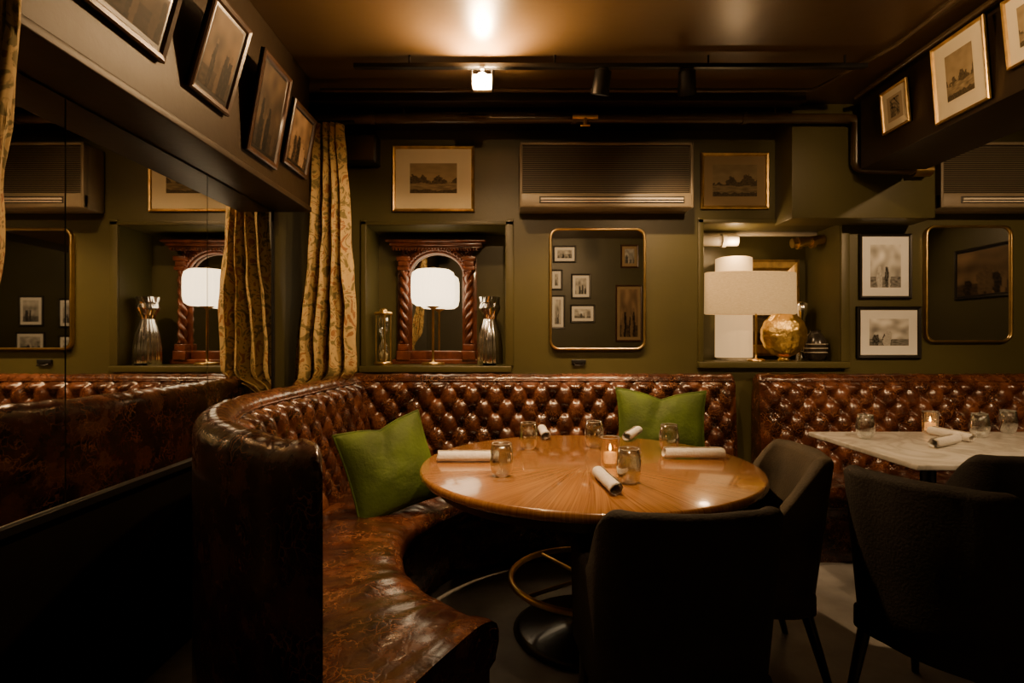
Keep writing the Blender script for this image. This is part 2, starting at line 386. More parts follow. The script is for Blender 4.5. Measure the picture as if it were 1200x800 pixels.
for k in range(260):
    th=math.radians(241.6-151.6*k/259); c,s_=math.cos(th),math.sin(th)
    r=1.36
    if math.degrees(th)<172:
        r=min((-1.0-C[0])/c if c<-1e-3 else 99,(3.74-C[1])/s_ if s_>1e-3 else 99)
    O.append((C[0]+r*c,C[1]+r*s_)); I.append((C[0]+.8*c,C[1]+.8*s_))
for k in range(1,80):
    x=.34+(1.51-.34)*k/79; O.append((x,3.74)); I.append((x,3.22))
seat(b,O,I)
b.build('curved_tufted_banquette')
b=MB(); back(b,[(1.67,3.885),(4.9,3.885)])
seat(b,[(1.67+3.23*k/160,3.74) for k in range(161)],[(1.67+3.23*k/160,3.2) for k in range(161)])
b.build('tufted_banquette')

# ---------------------------------------------------------------- pillows
def pillow(name,w,h,t,loc,rot,dn=.10,pin=.09):
    b=MB(); n=40
    def P(u,v,sg):
        x=w/2*u*(1-pin*(1-v*v)); z=h/2*v*(1-pin*(1-u*u))
        dent=dn*h*math.exp(-(abs(u)/.33)**1.3)*max(0,v)**2; z-=dent
        th=t/2*((1-abs(u)**2.4)*(1-abs(v)**2.4))**.5
        th*=1-.45*math.exp(-(abs(u+.25*(1-v))/.16)**1.4)*max(0,v)
        th+=.012*noise.noise(Vector((u*2.5,v*2.5,sg*2)))*(1-u*u)*(1-v*v)
        return (x,sg*th,z)
    for sg in (-1,1):
        b.grid([[P(-1+2*i/n,-1+2*j/n,sg) for i in range(n+1)] for j in range(n+1)],M['velvet'])
    ed=[(-1+2*i/n,-1) for i in range(n)]+[(1,-1+2*i/n) for i in range(n)]+[(1-2*i/n,1) for i in range(n)]+[(-1,1-2*i/n) for i in range(n)]
    b.tube([P(u,v,0.0) for u,v in ed],.006,M['velvet'],6,closed=True)
    return b.build(name,loc,rot)
pillow('green_pillow',.45,.45,.19,(-.60,2.76,.475+.20),(math.radians(-18),math.radians(-12),math.radians(34)),.07,.06)
pillow('green_pillow',.56,.50,.19,(PX(775,3.45),3.45,.475+.27),(math.radians(-13),math.radians(2),math.radians(-3)),.09)

# ---------------------------------------------------------------- round table
TC=(.335,2.48); TR=.737
b=MB()
b.lathe([(0,.0),(TR-.03,0),(TR-.008,.006),(TR,.018),(TR,.03),(TR-.006,.04),(TR-.012,.042),(0,.042)],(0,0,.708),M['wood'],96)
b.lathe([(TR-.07,0),(TR-.07,.045)],(0,0,.664),M['darkwood'],64)
b.lathe([(.32,0),(.33,.012),(.30,.03),(.12,.05),(.07,.09),(.055,.2),(.05,.5),(.07,.62),(.2,.66),(.24,.664)],(0,0,0),M['darkwood'],40)
b.tube([(.34*math.cos(a*pi/32),.34*math.sin(a*pi/32),.24) for a in range(64)],.014,M['brass'],10,closed=True)
for k in range(4):
    a=k*pi/2+.6; b.tube([(.05*math.cos(a),.05*math.sin(a),.24),(.34*math.cos(a),.34*math.sin(a),.24)],.009,M['brass'],8)
b.build('round_dining_table',(TC[0],TC[1],0))
b=MB(); b.box(1.77,3.35,2.43,3.33,.725,.752,M['marble'],.006)
for x in (2.15,2.95):
    b.lathe([(.26,0),(.26,.012),(.05,.03),(.035,.06),(.035,.69),(.15,.715),(.15,.7249)],(x,2.88,0),M['black'],28)
b.build('marble_dining_table')
TH=.750
def tz(v,h=TH): return (H-h)*F/(v-400)
def glassobj(u,v,h=TH,s=1):
    z=tz(v,h); b=MB()
    outer=[(.0,.0),(.020,.0),(.028,.004),(.034,.013),(.040,.03),(.043,.05),(.0425,.065),(.040,.085),(.035,.118)]
    inner=[(.034,.118),(.039,.085),(.0415,.065),(.042,.05),(.039,.031),(.033,.015),(.022,.009),(.0,.008)]
    b.lathe([(r*s,q*s) for r,q in outer+inner],(0,0,0),M['glass'],36,closed=False)
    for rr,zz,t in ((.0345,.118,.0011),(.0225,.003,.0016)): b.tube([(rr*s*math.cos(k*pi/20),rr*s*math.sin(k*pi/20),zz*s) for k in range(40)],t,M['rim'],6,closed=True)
    b.build('stemless_wine_glass',(PX(u,z),z,h+.0005))
for u,v in ((588,558),(619,526),(696,524),(737,566),(784,529)): glassobj(u,v,s=1.12)
for u,v in ((1014,514),(1148,512),(1181,507)): glassobj(u,v,.752,1.12)
def napkin(u0,v0,u1,v1,h=TH):
    z0=tz(v0,h);z1=tz(v1,h); p0=Vector((PX(u0,z0),z0,0));p1=Vector((PX(u1,z1),z1,0))
    L=(p1-p0).length; L2=min(max(L,.2),.27); ang=math.atan2(p1.y-p0.y,p1.x-p0.x); c=(p0+p1)/2
    b=MB(); rows=[];nn=40
    for i in range(nn+1):
        x=-L2/2+L2*i/nn; row=[]
        for k in range(60):
            a=-pi/2-k/59*2*pi*2.6; r=.024-.0035*k/59*2.6
            r*=1+.05*noise.noise(Vector((x*25,math.cos(a)*1.5,math.sin(a)*1.5)))
            xx=x+.006*math.sin(k*.25)*(1 if i in(0,nn) else .5)
            row.append((xx,r*math.cos(a)*1.08,.0245+r*math.sin(a)*.95))
        rows.append(row)
    b.grid(rows,M['linen'])
    b.grid([[(-L2/2+L2*i/10,.012+.016*j/4+.002*math.sin(i),.0485-.0045*j-.002*j*j/4+.0005) for j in range(5)] for i in range(11)],M['linen'])
    b.build('rolled_napkin',(c.x,c.y,h+.002),(0,0,ang))
napkin(510,541,586,541); napkin(633,503,642,520); napkin(698,557,726,585); napkin(729,521,752,506); napkin(771,537,854,537)
napkin(1085,508,1145,520,.752); napkin(1092,526,1122,519,.752)
def votive(u,v,h=TH):
    z=tz(v,h); b=MB(); rib=lambda a,zz:1+.05*abs(math.sin(a*9))
    b.lathe([(0,0),(.036,0),(.038,.006),(.041,.125)],(0,0,0),M['ribglass'],108,rib,closed=False)
    b.lathe([(.041,.125),(.0375,.125),(.035,.012),(0,.012)],(0,0,0),M['ribglass'],108,None,closed=False)
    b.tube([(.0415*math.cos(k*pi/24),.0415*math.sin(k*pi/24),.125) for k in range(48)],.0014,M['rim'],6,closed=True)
    b.lathe([(.028,.0),(.028,.045),(.012,.048)],(0,0,.014),M['wax'],24)
    b.tube([(0,0,.06),(0,0,.07)],.001,M['black'],6)
    b.lathe([(0,0),(.0045,.006),(.005,.012),(.002,.024),(0,.03)],(0,0,.066),M['flame'],12,closed=False)
    b.build('votive_candle',(PX(u,z),z,h+.0005))
votive(715,546); votive(1090,507,.752)

# ---------------------------------------------------------------- chairs (local: faces +Y)
def chair(loc,rz,m,w=.27,hb=.86,arm=.62):
    b=MB()
    path=[(-w,.22-.32*k/10) for k in range(11)]
    for k in range(1,8): a=pi+pi/2*k/7; path.append((-w+.13+.13*math.cos(a),-.10+.13*math.sin(a)))
    for k in range(1,9): x=-w+.13+(2*w-.26)*k/9; path.append((x,-.23-.02*math.sin(pi*k/9)))
    for k in range(0,8): a=1.5*pi+pi/2*k/7; path.append((w-.13+.13*math.cos(a),-.10+.13*math.sin(a)))
    path+=[(w,-.10+.32*k/10) for k in range(1,11)]
    R=resample(path,.02); rows=[];T=.065
    for (p,n,s) in R:
        n=-n
        f=max(0,min(1,(p.y+.18)/.22)); f=f*f*(3-2*f); top=hb-(hb-arm)*f
        lean=-.07
        row=[]
        def pt(d,z):
            k=(z-.3)/.55; row.append((p.x*(1+.06*k)+n.x*d,p.y+n.y*d+lean*k*(1 if p.y<0 else 1-p.y/.22),z))
        for z in (.28,.4,.5,.6): pt(0,min(z,top-.1))
        pt(0,top-.03)
        for k in range(1,8): a=pi*k/8; pt(T/2-T/2*math.cos(a),top-.03+.03*math.sin(a))
        pt(T,top-.03); pt(T*1.15,(top+.4)/2); pt(T,.40); pt(T,.28)
        rows.append(row)
    b.grid(rows,m,wrap=True)
    for r in (rows[0],rows[-1]): b.add(r,[tuple(range(len(r)))],m)
    b.box(-w+.05,w-.05,-.18,.26,.36,.47,m,.03)
    b.box(-w+.02,w-.02,-.21,.23,.28,.37,m,.015)
    for sx in (-1,1):
        b.tube([(sx*(w-.04),.19,.29),(sx*(w-.03),.215,0)],[.022,.013],M['darkwood'],10)
        b.tube([(sx*(w-.05),-.18,.29),(sx*(w-.03),-.26,0)],[.022,.013],M['darkwood'],10)
    b.build('dining_chair',(loc[0],loc[1],0),(0,0,rz))
chair((.475,1.72),math.radians(4),M['chair'],.25,.845)
chair((.93,2.28),math.radians(84),M['chairlit'],.25,.86)
chair((1.50,1.88),math.radians(-60),M['chair'],.25,.86)
chair((1.99,2.37),math.radians(3),M['chair'],.25)

# ---------------------------------------------------------------- framed pictures
def n2(x,y,s): return noise.noise(Vector((x,y,s)))
def art_land(seed,dark=1.0):
    def f(u,v):
        hor=.36+.05*n2(u*4,0,seed); c=.42-.1*v
        c+=.07*n2(u*5,v*8,seed+5)
        tree=.36+.42*max(0,n2(u*4.2,1.0,seed+9)+.18)+.09*n2(u*20,v*20,seed)
        if v<tree and v>hor-.03: c=.07+.07*(n2(u*25,v*25,seed)+.5)
        elif v<=hor: c=.26+.16*n2(u*6,v*26,seed+2)
        if v<.12+.06*n2(u*9,2,seed): c=.09+.06*n2(u*30,v*30,seed)
        c=max(.015,c)*dark
        return (c*1.0,c*.76,c*.42)
    return f
def art_photo(seed,dark=1.0,sepia=False):
    rnd=random.Random(seed); fig=[(rnd.uniform(.1,.9),rnd.uniform(.35,.6),rnd.uniform(.05,.09),rnd.choice([.02,.05,.6,.35])) for _ in range(rnd.randint(4,8))]
    def f(u,v):
        c=.25+.3*v+.35*n2(u*4,v*4,seed)
        if v<.25: c=.14+.12*n2(u*10,v*22,seed)
        for (x,h,w,g) in fig:
            ww=w*(.55+.45*math.sin(min(1,v/h)*pi*.9+.2))
            if abs(u-x-.03*n2(v*6,x,seed))<ww and v<h: c=g+.12*n2(u*20,v*20,seed)
            if (u-x)**2+((v-h-.04)*.8)**2<(w*.5)**2: c=.4
        c=max(.01,c)*dark
        return (c,c*.66,c*.36) if sepia else (c,c*.98,c*.92)
    return f
def art_map(seed):
    def f(u,v):
        c=.5
        if .2<u<.8 and .15<v<.9:
            c=.16+.25*abs(n2(u*6,v*6,seed))*2
            if abs(n2(u*3,v*3,seed+2))<.04: c=.04
        return (c,c*.8,c*.5)
    return f
def picture(name,w,h,loc,rot,fm,fw,mm,mw,art,depth=.024,res=64):
    """local: faces -Y, bottom centre at origin, back at y=0"""
    b=MB(); d=depth
    b.box(-w/2,w/2,-d*.4,0,0,h,M['fblack'])
    def ring(i0,i1,y0,y1,m):
        o=[(-w/2+i0,i0),(w/2-i0,i0),(w/2-i0,h-i0),(-w/2+i0,h-i0)]; n=[(-w/2+i1,i1),(w/2-i1,i1),(w/2-i1,h-i1),(-w/2+i1,h-i1)]
        vs=[(x,y0,z) for x,z in o]+[(x,y1,z) for x,z in n]
        b.add(vs,[(k,(k+1)%4,4+(k+1)%4,4+k) for k in range(4)],m)
    ring(0,0,0,-d*.8,fm); ring(0,fw*.25,-d*.8,-d,fm); ring(fw*.25,fw*.75,-d,-d*.85,fm); ring(fw*.75,fw,-d*.85,-d*.5,fm)
    y=-d*.5
    b.add([(-w/2+fw,y,fw),(w/2-fw,y,fw),(w/2-fw,y,h-fw),(-w/2+fw,y,h-fw)],[(0,1,2,3)],mm)
    a0=fw+mw; ax0=-w/2+a0; ax1=w/2-a0; z0=a0*1.05; z1=h-a0
    ny=max(6,int(res*(z1-z0)/(ax1-ax0))); rows=[];cols=[]
    for j in range(ny+1):
        r=[]
        for i in range(res+1):
            u=i/res;v=j/ny; r.append((ax0+(ax1-ax0)*u,y-.0012,z0+(z1-z0)*v)); cols.append(art(u,v))
        rows.append(r)
    b.grid(rows,M['art'],False,cols)
    return b.build(name,loc,rot)
def wallpic(name,u0,u1,v0,v1,*a,**k):
    y=D-.012; x0,x1=PX(u0,y),PX(u1,y); z0,z1=PH(v1,y),PH(v0,y)
    picture(name,x1-x0,z1-z0,((x0+x1)/2,D-.002,z0),(0,0,0),*a,**k)
wallpic('framed_engraving',460,556,171,248,M['gold'],.022,M['mat'],.10,art_land(1.3),res=90)
wallpic('framed_engraving',821,901,179,245,M['gold'],.024,M['matd'],.06,art_land(4.7,.6),res=80)
wallpic('framed_photograph',1007,1068,274,350,M['fblack'],.02,M['matw'],.055,art_photo(3,1.3),res=70)
wallpic('framed_photograph',1004,1079,359,420,M['fblack'],.026,M['matw'],.06,art_photo(8,1.2),res=70)
def leftpic(y0,y1,z0,h,lean,mw=.012,**k):
    picture('framed_photograph',y1-y0,h,(-1.197,(y0+y1)/2,z0),(math.asin(lean/h),0,pi/2),M['fbrown'],.028,M['fblack'],mw,k['art'])
leftpic(1.53,1.89,2.235,.37,.10,art=art_photo(21,.12,True)); leftpic(2.035,2.318,2.228,.37,.10,art=art_photo(22,.22,True))
leftpic(2.48,2.79,2.15,.46,.08,art=art_photo(23,.1,True)); leftpic(2.88,3.2,2.22,.34,.06,art=art_photo(24,.5,True))
leftpic(1.0,1.36,2.235,.37,.10,art=art_photo(25,.12,True))
def rightpic(y0,y1,z0,h,lean,art,mw):
    picture('framed_engraving',y1-y0,h,(2.187,(y0+y1)/2,z0),(math.asin(lean/h),0,-pi/2),M['gold'],.014,M['mat'],mw,art)
rightpic(3.04,3.26,2.495,.24,.02,art_map(2),.035); rightpic(2.53,2.85,2.395,.385,.03,art_land(9.1),.065); rightpic(2.15,2.44,2.475,.3,.03,art_land(12.1),.05)
def fpic(u0,u1,v0,v1,fm,art):
    s=8.46/F; x0,x1=(u0-600)*s,(u1-600)*s; z0,z1=H+(400-v1)*s,min(2.78,H+(400-v0)*s)
    picture('framed_photograph',x1-x0,z1-z0,((x0+x1)/2,YF+.002,z0),(0,0,pi),fm,.025,M['matw'] if fm==M['fblack'] else M['matd'],.04,art,res=36)
for q in ((648,675,288,308,11),(645,659,316,340,12),(669,692,321,350,13),(668,697,357,378,14),(645,662,346,385,15)):
    fpic(*q[:4],M['fblack'],art_photo(q[4]))
fpic(721,752,334,400,M['fbrown'],art_photo(17,.4,True)); fpic(727,748,287,314,M['fbrown'],art_photo(18,.6))
for (xc,z0,w_,h_,sd) in ((4.49,1.52,.37,.46,31),(4.5,1.1,.44,.33,32),(3.9,1.5,.34,.44,33),(3.9,1.05,.34,.33,34),(3.35,1.4,.5,.6,35)):
    picture('framed_photograph',w_,h_,(xc,YF+.002,z0),(0,0,pi),M['fblack'],.025,M['matw'],.04,art_photo(sd),res=36)
picture('framed_photograph',.75,.55,(XR-.002,1.85,1.75),(0,0,-pi/2),M['fblack'],.03,M['fblack'],.01,art_photo(36,.25,True),res=36)

# ---------------------------------------------------------------- gold mirrors
def rrect(w,h,r,n=8):
    P=[]
    for cx,cz,a0 in ((w/2-r,h/2-r,0),(-w/2+r,h/2-r,90),(-w/2+r,-h/2+r,180),(w/2-r,-h/2+r,270)):
        for k in range(n+1):
            a=math.radians(a0+90*k/n); P.append((cx+r*math.cos(a),0,cz+r*math.sin(a)))
    return P
def gmirror(u0,u1,v0,v1):
    y=D-.03; x0,x1=PX(u0,y),PX(u1,y); z0,z1=PH(v1,y),PH(v0,y); w=x1-x0-.02;h=z1-z0-.02
    b=MB(); P=rrect(w,h,.055)
    rows=[]
    for (ins,yy) in ((0,.022),(0,-.008),(.003,-.012),(.014,-.012),(.016,-.008),(.016,.006)):
        Q=rrect(w+.02-2*ins,h+.02-2*ins,.065-ins*.8); rows.append([(p[0],yy,p[2]) for p in Q])
    b.grid(rows,M['brass'],True,wrap=True)
    b.add([(p[0],0,p[2]) for p in P],[tuple(range(len(P)))],M['mirror2'])
    b.add([(p[0],.022,p[2]) for p in P],[tuple(range(len(P)))],M['black'])
    b.build('gold_framed_mirror',((x0+x1)/2,D-.024,(z0+z1)/2))
gmirror(644,757,267,410); gmirror(1085,1187,264,401)
b=MB(); b.box(-.05,.05,-.02,0,0,.03,M['black'],.004); b.tube([(-.03,-.015,.0),(-.03,-.04,-.01),(.03,-.04,-.01),(.03,-.015,0)],.005,M['black'],6)
b.build('black_wall_hook',(PX(678,D),D-.001,PH(426,D)))  # small black hook under the gold mirror

# ---------------------------------------------------------------- AC units
def ac(u0,u1,v0,v1):
    y=3.70; x0,x1=PX(u0,y),PX(u1,y); z0,z1=PH(v1,y),PH(v0,y); w=x1-x0;h=z1-z0; dp=D-.002-y
    b=MB(); 
    b.box(-w/2,w/2,.03,dp,0,h,M['ac'],.012)
    b.box(-w/2,w/2,0,.05,0,.10,M['ac'],.012); b.box(-w/2,w/2,.0,.05,h-.02,h,M['ac'],.006)
    b.box(-w/2,-w/2+.02,0,.05,0,h,M['ac'],.006); b.box(w/2-.02,w/2,0,.05,0,h,M['ac'],.006)
    n=24
    for k in range(n):
        z=.105+(h-.13)*k/n
        b.add([(-w/2+.02,.004,z),(w/2-.02,.004,z),(w/2-.02,.028,z+.009),(-w/2+.02,.028,z+.009),(-w/2+.02,.004,z+.004),(w/2-.02,.004,z+.004)],[(0,1,2,3),(0,4,5,1),(4,3,2,5)],M['ac'])
    b.box(-w/2+.02,w/2-.02,.027,.03,.1,h-.02,M['acdark'])
    b.box(-w/2+.13,w/2-.06,-.002,.01,.028,.075,M['acdark'],.002)
    b.box(-w/2+.14,w/2-.07,-.012,.006,.05,.062,M['aclight'],.002); b.box(-w/2+.14,w/2-.07,-.010,.006,.034,.042,M['aclight'],.002)
    for k in range(7): x=-w/2+.2+(w-.33)*k/6; b.box(x,x+.003,-.004,.008,.03,.073,M['acdark'])
    b.build('wall_air_conditioner',((x0+x1)/2,y,z0))
ac(609,813,166,243); ac(1103,1307,166,243)

# ---------------------------------------------------------------- pipes / tracks
b=MB(); py=3.6
b.tube([(-1.35,py,2.73),(PX(995,py)-.02,py,2.73),(PX(1003,py)-.01,py,2.72),(PX(1003,py),py,2.70),(PX(1003,py),py,2.44),(PX(1003,py)+.01,py,2.42),(PX(1003,py)+.04,py,2.405),(PX(1092,py),py,2.395)],.03,M['pipe'],16)
for x in (-.9,.4,1.5): b.tube([(x-.015,py,2.73),(x+.015,py,2.73)],.038,M['pipe'],16)
b.tube([(PX(1070,py),py,2.395),(PX(1090,py),py,2.395)],.04,M['brass'],14)
for x in (-.7,.9,1.7): b.tube([(x,py,2.75),(x,py,2.85)],.006,M['pipe'],8)
b.build('ceiling_pipe')
b=MB(); x=PX(685,3.55); b.tube([(x-.08,3.52,2.71),(x+.08,3.52,2.71)],.018,M['brass'],12); b.tube([(x,3.52,2.71),(x,3.52,2.66)],.014,M['brass'],10); b.tube([(x-.03,3.52,2.655),(x+.03,3.52,2.655)],.008,M['brass'],8)
b.tube([(x+.04,3.52,2.71),(x+.04,3.56,2.73)],.012,M['brass'],8)
b.build('brass_valve')
TRY=3.04; TRZ=CZ-.06
b=MB(); b.box(PX(415,TRY),PX(1015,TRY),TRY-.018,TRY+.018,TRZ-.012,TRZ+.012,M['black'],.003)
for u in (480,650,830,990): xx=PX(u,TRY); b.tube([(xx,TRY,TRZ),(xx,TRY,CZ)],.006,M['black'],8)
b.build('track_rail')
b=MB()
b.tube([(-1.15,3.35,2.80),(PX(950,3.35),3.35,2.80),(PX(958,3.35),3.33,2.81),(2.0,2.9,2.83),(2.02,1.0,2.83)],.012,M['pipe'],10)
b.tube([(2.13,3.45,2.80),(2.13,0.2,2.80)],.014,M['pipe'],10)
b.build('electrical_conduit')
def head(x,y,z,aim,name='track_spotlight'):
    b=MB(); d=(Vector(aim)-Vector((x,y,z))).normalized(); c=Vector((x,y,z))
    b.tube([(x,y,TRZ-.012),(x,y,z)],.008,M['black'],8); b.box(x-.035,x+.035,y-.018,y+.018,TRZ-.035,TRZ-.012,M['black'],.003)
    q=lambda t:c+d*t
    b.tube([q(-.07),q(-.06),q(.06)],[.025,.045,.05],M['black'],20,caps=False)
    b.tube([q(-.072),q(-.07)],.025,M['black'],20)
    b.tube([q(.045),q(.046)],.045,M['lens'],20)
    return b.build(name)
WARM=(1.0,0.62,0.30)
def spot(name,loc,aim,power,angle=70,blend=.8,r=.025,col=WARM):
    l=bpy.data.lights.new(name,'SPOT'); l.energy=power; l.color=col; l.spot_size=math.radians(angle); l.spot_blend=blend; l.shadow_soft_size=r
    o=bpy.data.objects.new(name,l); o.location=loc; d=Vector(aim)-Vector(loc); o.rotation_euler=d.to_track_quat('-Z','Y').to_euler()
    bpy.context.scene.collection.objects.link(o)
def fixture(x,y,z,aim,power,angle=70,**k):
    head(x,y,z,aim)
    d=(Vector(aim)-Vector((x,y,z))).normalized(); p=Vector((x,y,z))+d*.065
    spot('spot_light',p,aim,power,angle,**k)
lx,ly,lz=PX(565,3.0),3.0,2.70
b=MB(); b.box(lx-.012,lx+.012,TRY-.03,TRY+.018,TRZ-.03,TRZ-.01,M['black'],.003); b.tube([(lx,ly+.03,TRZ-.02),(lx,ly+.03,lz+.04)],.01,M['black'],8)
b.box(lx-.055,lx+.055,ly+.025,ly+.06,lz-.045,lz+.045,M['aclight'],.008)
for sx in (-1,1): b.box(lx+sx*.055-.004,lx+sx*.055+.004,ly-.02,ly+.05,lz-.045,lz+.045,M['black'],.002)
b.ball((lx,ly-.005,lz),.033,M['bulb'],16,10)
b.build('flood_track_light')
fixture(PX(705,TRY),TRY,2.70,(.25,3.75,.85),105,70)
fixture(PX(805,TRY),TRY,2.70,(1.2,3.9,1.2),80,80)
b=MB(); b.box(-1.1,2.1,1.33,1.366,TRZ-.012,TRZ+.012,M['black'],.003)  # unseen track, added to carry lamps above the view
for xx in (-.6,.6,1.9): b.tube([(xx,1.348,TRZ),(xx,1.348,CZ)],.006,M['black'],8)
b.build('track_rail')
b=MB(); b.box(2.8,4.6,1.33,1.366,TRZ-.012,TRZ+.012,M['black'],.003)  # second unseen track, added to light the right side
for xx in (3.0,4.4): b.tube([(xx,1.348,TRZ),(xx,1.348,CZ)],.006,M['black'],8)
b.build('track_rail')
fixture(.45,1.348,2.70,(.2,2.5,.75),165,46)
fixture(1.75,1.348,2.70,(2.5,2.9,.75),150,50)
fixture(.85,1.348,2.70,(-1.1,3.4,1.75),140,34)
fixture(1.2,1.348,2.70,(1.5,3.9,1.5),75,60)  # added fill lamp for the back wall
fixture(-.1,1.348,2.70,(-.68,2.5,.5),100,44)  # added lamp, brings highlights onto the left leather
fixture(-.6,1.348,2.70,(-.35,1.95,.5),14,46)  # added weak lamp for the near seat and roll
fixture(.1,1.348,2.70,(-.3,3.9,1.8),40,55)  # added fill lamp for the wall around the left niche
fixture(3.1,1.348,2.70,(3.1,3.9,1.3),120,75)  # added lamp, brightens the right part of the back wall
fixture(1.55,1.348,2.70,(2.2,2.9,2.6),60,45)
fixture(.9,1.348,2.70,(1.2,-.7,1.9),60,100)  # added lamp, lights the front wall for its reflection
fixture(4.1,1.348,2.70,(4.1,-.7,1.6),60,100)  # added lamp for the right end of the front wall
fixture(3.6,1.348,2.70,(5.0,1.9,1.7),40,90)  # added lamp, lights the right wall seen in the gold mirror

# ---------------------------------------------------------------- curtains
def curtain(name,levels,yc,amp,folds):
    b=MB(); n=160; rows=[]
    zs=[levels[0][0]+(levels[-1][0]-levels[0][0])*k/60 for k in range(61)]
    for z in zs:
        for i in range(len(levels)-1):
            if levels[i][0]>=z>=levels[i+1][0]-1e-6: break
        a=(levels[i][0]-z)/(levels[i][0]-levels[i+1][0]); a=a*a*(3-2*a)
        xl=levels[i][1]+(levels[i+1][1]-levels[i][1])*a; xr=levels[i][2]+(levels[i+1][2]-levels[i][2])*a
        row=[]
        for k in range(n+1):
            t=k/n; ph=t+.09*noise.noise(Vector((t*3,z*.9,5)))
            row.append((xl+(xr-xl)*t+.012*math.sin(ph*folds*4*pi+1)+.01*noise.noise(Vector((t*4,z*5,9))),yc+amp*math.sin(ph*folds*2*pi)*(1+.8*noise.noise(Vector((t*6,z,1))))+.03*noise.noise(Vector((t*9,z*1.5,0)))+.014*noise.noise(Vector((t*14,z*7,2))),z))
        rows.append(row)
    b.grid(rows,M['curtain'])
    b.grid([[(p[0],p[1]+.004,p[2]) for p in r] for r in rows],M['curtain'])
    b.tube([(levels[0][1]-.03,yc,levels[0][0]+.01),(levels[0][2]+.06,yc,levels[0][0]+.01)],.012,M['black'],10)
    b.build(name)
curtain('floral_curtain',[(2.64,-1.24,-1.04),(2.1,-1.27,-1.0),(1.09,-1.36,-.965),(.98,-1.385,-1.19),(.01,-1.385,-1.19)],3.46,.042,4.3)
curtain('floral_curtain',[(2.8,-1.18,-1.10),(2.0,-1.19,-1.11),(1.42,-1.28,-1.155),(1.2,-1.385,-1.27),(.01,-1.385,-1.24)],1.25,.025,4)
b=MB(); b.box(-.12,.12,-.13,0,0,.2,M['black'],.015); b.lathe([(.06,0),(.055,.005),(.02,.0)],(0,0,0),M['pipe'],20)
b.box(-.105,.105,-.135,-.128,.015,.185,M['pipe'],.003)
b.build('wall_speaker',(PX(423,D)+.02,D-.002,PH(197,D)))

# ---------------------------------------------------------------- niche 1 objects
s1=N1[2]
b=MB()
b.lathe([(.085,0),(.085,.012),(.08,.018),(.012,.022),(.009,.05),(.009,.40),(.02,.41),(.05,.425)],(0,0,0),M['brass'],32)
b.lathe([(.05,.425),(.12,.43),(.148,.45),(.157,.49),(.158,.56),(.157,.63),(.148,.67),(.12,.69),(.05,.695),(0.001,.695)],(0,0,0),M['shade'],96,lambda a,z:1+.014*math.cos(a*24))
b.lathe([(.03,.695),(.03,.705),(.008,.715)],(0,0,0),M['brass'],20)
b.build('table_lamp',(-.575,4.06,s1))
b=MB()
for sx in (-1,1):
    cx=sx*.245
    for ph in (0,pi):
        b.tube([(cx+.017*math.cos(ph+sx*z*2*pi/.16),-.05+.017*math.sin(ph+sx*z*2*pi/.16),z) for z in [.15+.55*i/89 for i in range(90)]],.018,M['carved'],12)
    for zz,hh,ww in ((0.03,.07,.05),(.10,.05,.042),(.70,.03,.045),(.73,.04,.038),(.77,.035,.05)):
        b.box(cx-ww,cx+ww,-.045-ww,-.0,zz,zz+hh,M['carved'],.006)
    b.box(cx-.055,cx+.055,-.012,.0,.03,.8,M['carved'],.003)
for rr,rad in ((.245,.024),(.21,.014)):
    b.tube([(rr*math.cos(pi*k/24),-.035,.66+rr*.86*math.sin(pi*k/24)) for k in range(25)],rad,M['carved'],10)
for k in range(25): a=pi*k/24; b.ball((.228*math.cos(a),-.06,.66+.198*math.sin(a)),.012,M['carved'],8,6)
for k in range(24):
    a0=pi*k/24;a1=pi*(k+1)/24
    p=[(.24*math.cos(a0),.66+.2*math.sin(a0)),(.24*math.cos(a1),.66+.2*math.sin(a1))]
    b.add([(p[0][0],-.015,p[0][1]),(p[1][0],-.015,p[1][1]),(p[1][0]*1.2,-.015,.9),(p[0][0]*1.2,-.015,.9)],[(0,1,2,3)],M['carved'])
for sx in (-1,1):
    for k in range(5): a=k*2*pi/5; b.ball((sx*.235+.018*math.cos(a),-.02,.832+.018*math.sin(a)),.012,M['carved'],10,6)
for z,hh,w in ((.86,.02,.33),(.88,.025,.345),(.905,.018,.37)): b.box(-w,w,-.09-(w-.33),0,z,z+hh,M['carved'],.005)
for k in range(28): b.box(-.32+.64*k/28,-.32+.64*k/28+.013,-.1,-.08,.845,.862,M['carved'])
b.box(-.33,.33,-.08,0,0,.035,M['carved'],.006); b.box(-.2,.2,-.03,0,.03,.10,M['carved'],.01)
b.add([(-.22,-.008,.05),(.22,-.008,.05),(.22,-.008,.87),(-.22,-.008,.87)],[(0,1,2,3)],M['mirror2'])
b.build('carved_wood_mirror',(-.566,4.235,s1+.001))
b=MB()
for z in (0,.36): b.lathe([(.062,0),(.066,.006),(.066,.016),(.058,.024)],(0,0,z),M['brass'],28)
for k in range(4):
    a=k*pi/2+.4; b.tube([(.052*math.cos(a),.052*math.sin(a),.02),(.052*math.cos(a),.052*math.sin(a),.365)],.0055,M['brass'],8)
b.lathe([(.02,.024),(.034,.045),(.04,.09),(.032,.14),(.01,.182),(.006,.192),(.01,.202),(.032,.245),(.04,.295),(.034,.34),(.02,.36)],(0,0,0),M['glass'],28)
b.lathe([(.015,.03),(.03,.045),(.034,.08),(.002,.11)],(0,0,0),M['sand'],20)
b.lathe([(.03,.384),(.026,.40),(.012,.41)],(0,0,0),M['brass'],20)
b.build('hourglass',(-.93,4.03,s1+.001))
b=MB()
b.lathe([(.085,0),(.09,.02),(.088,.12),(.075,.22),(.05,.30),(.044,.33)],(0,0,0),M['chrome'],72,lambda a,z:1+.05*math.cos(a*18),smooth=True)
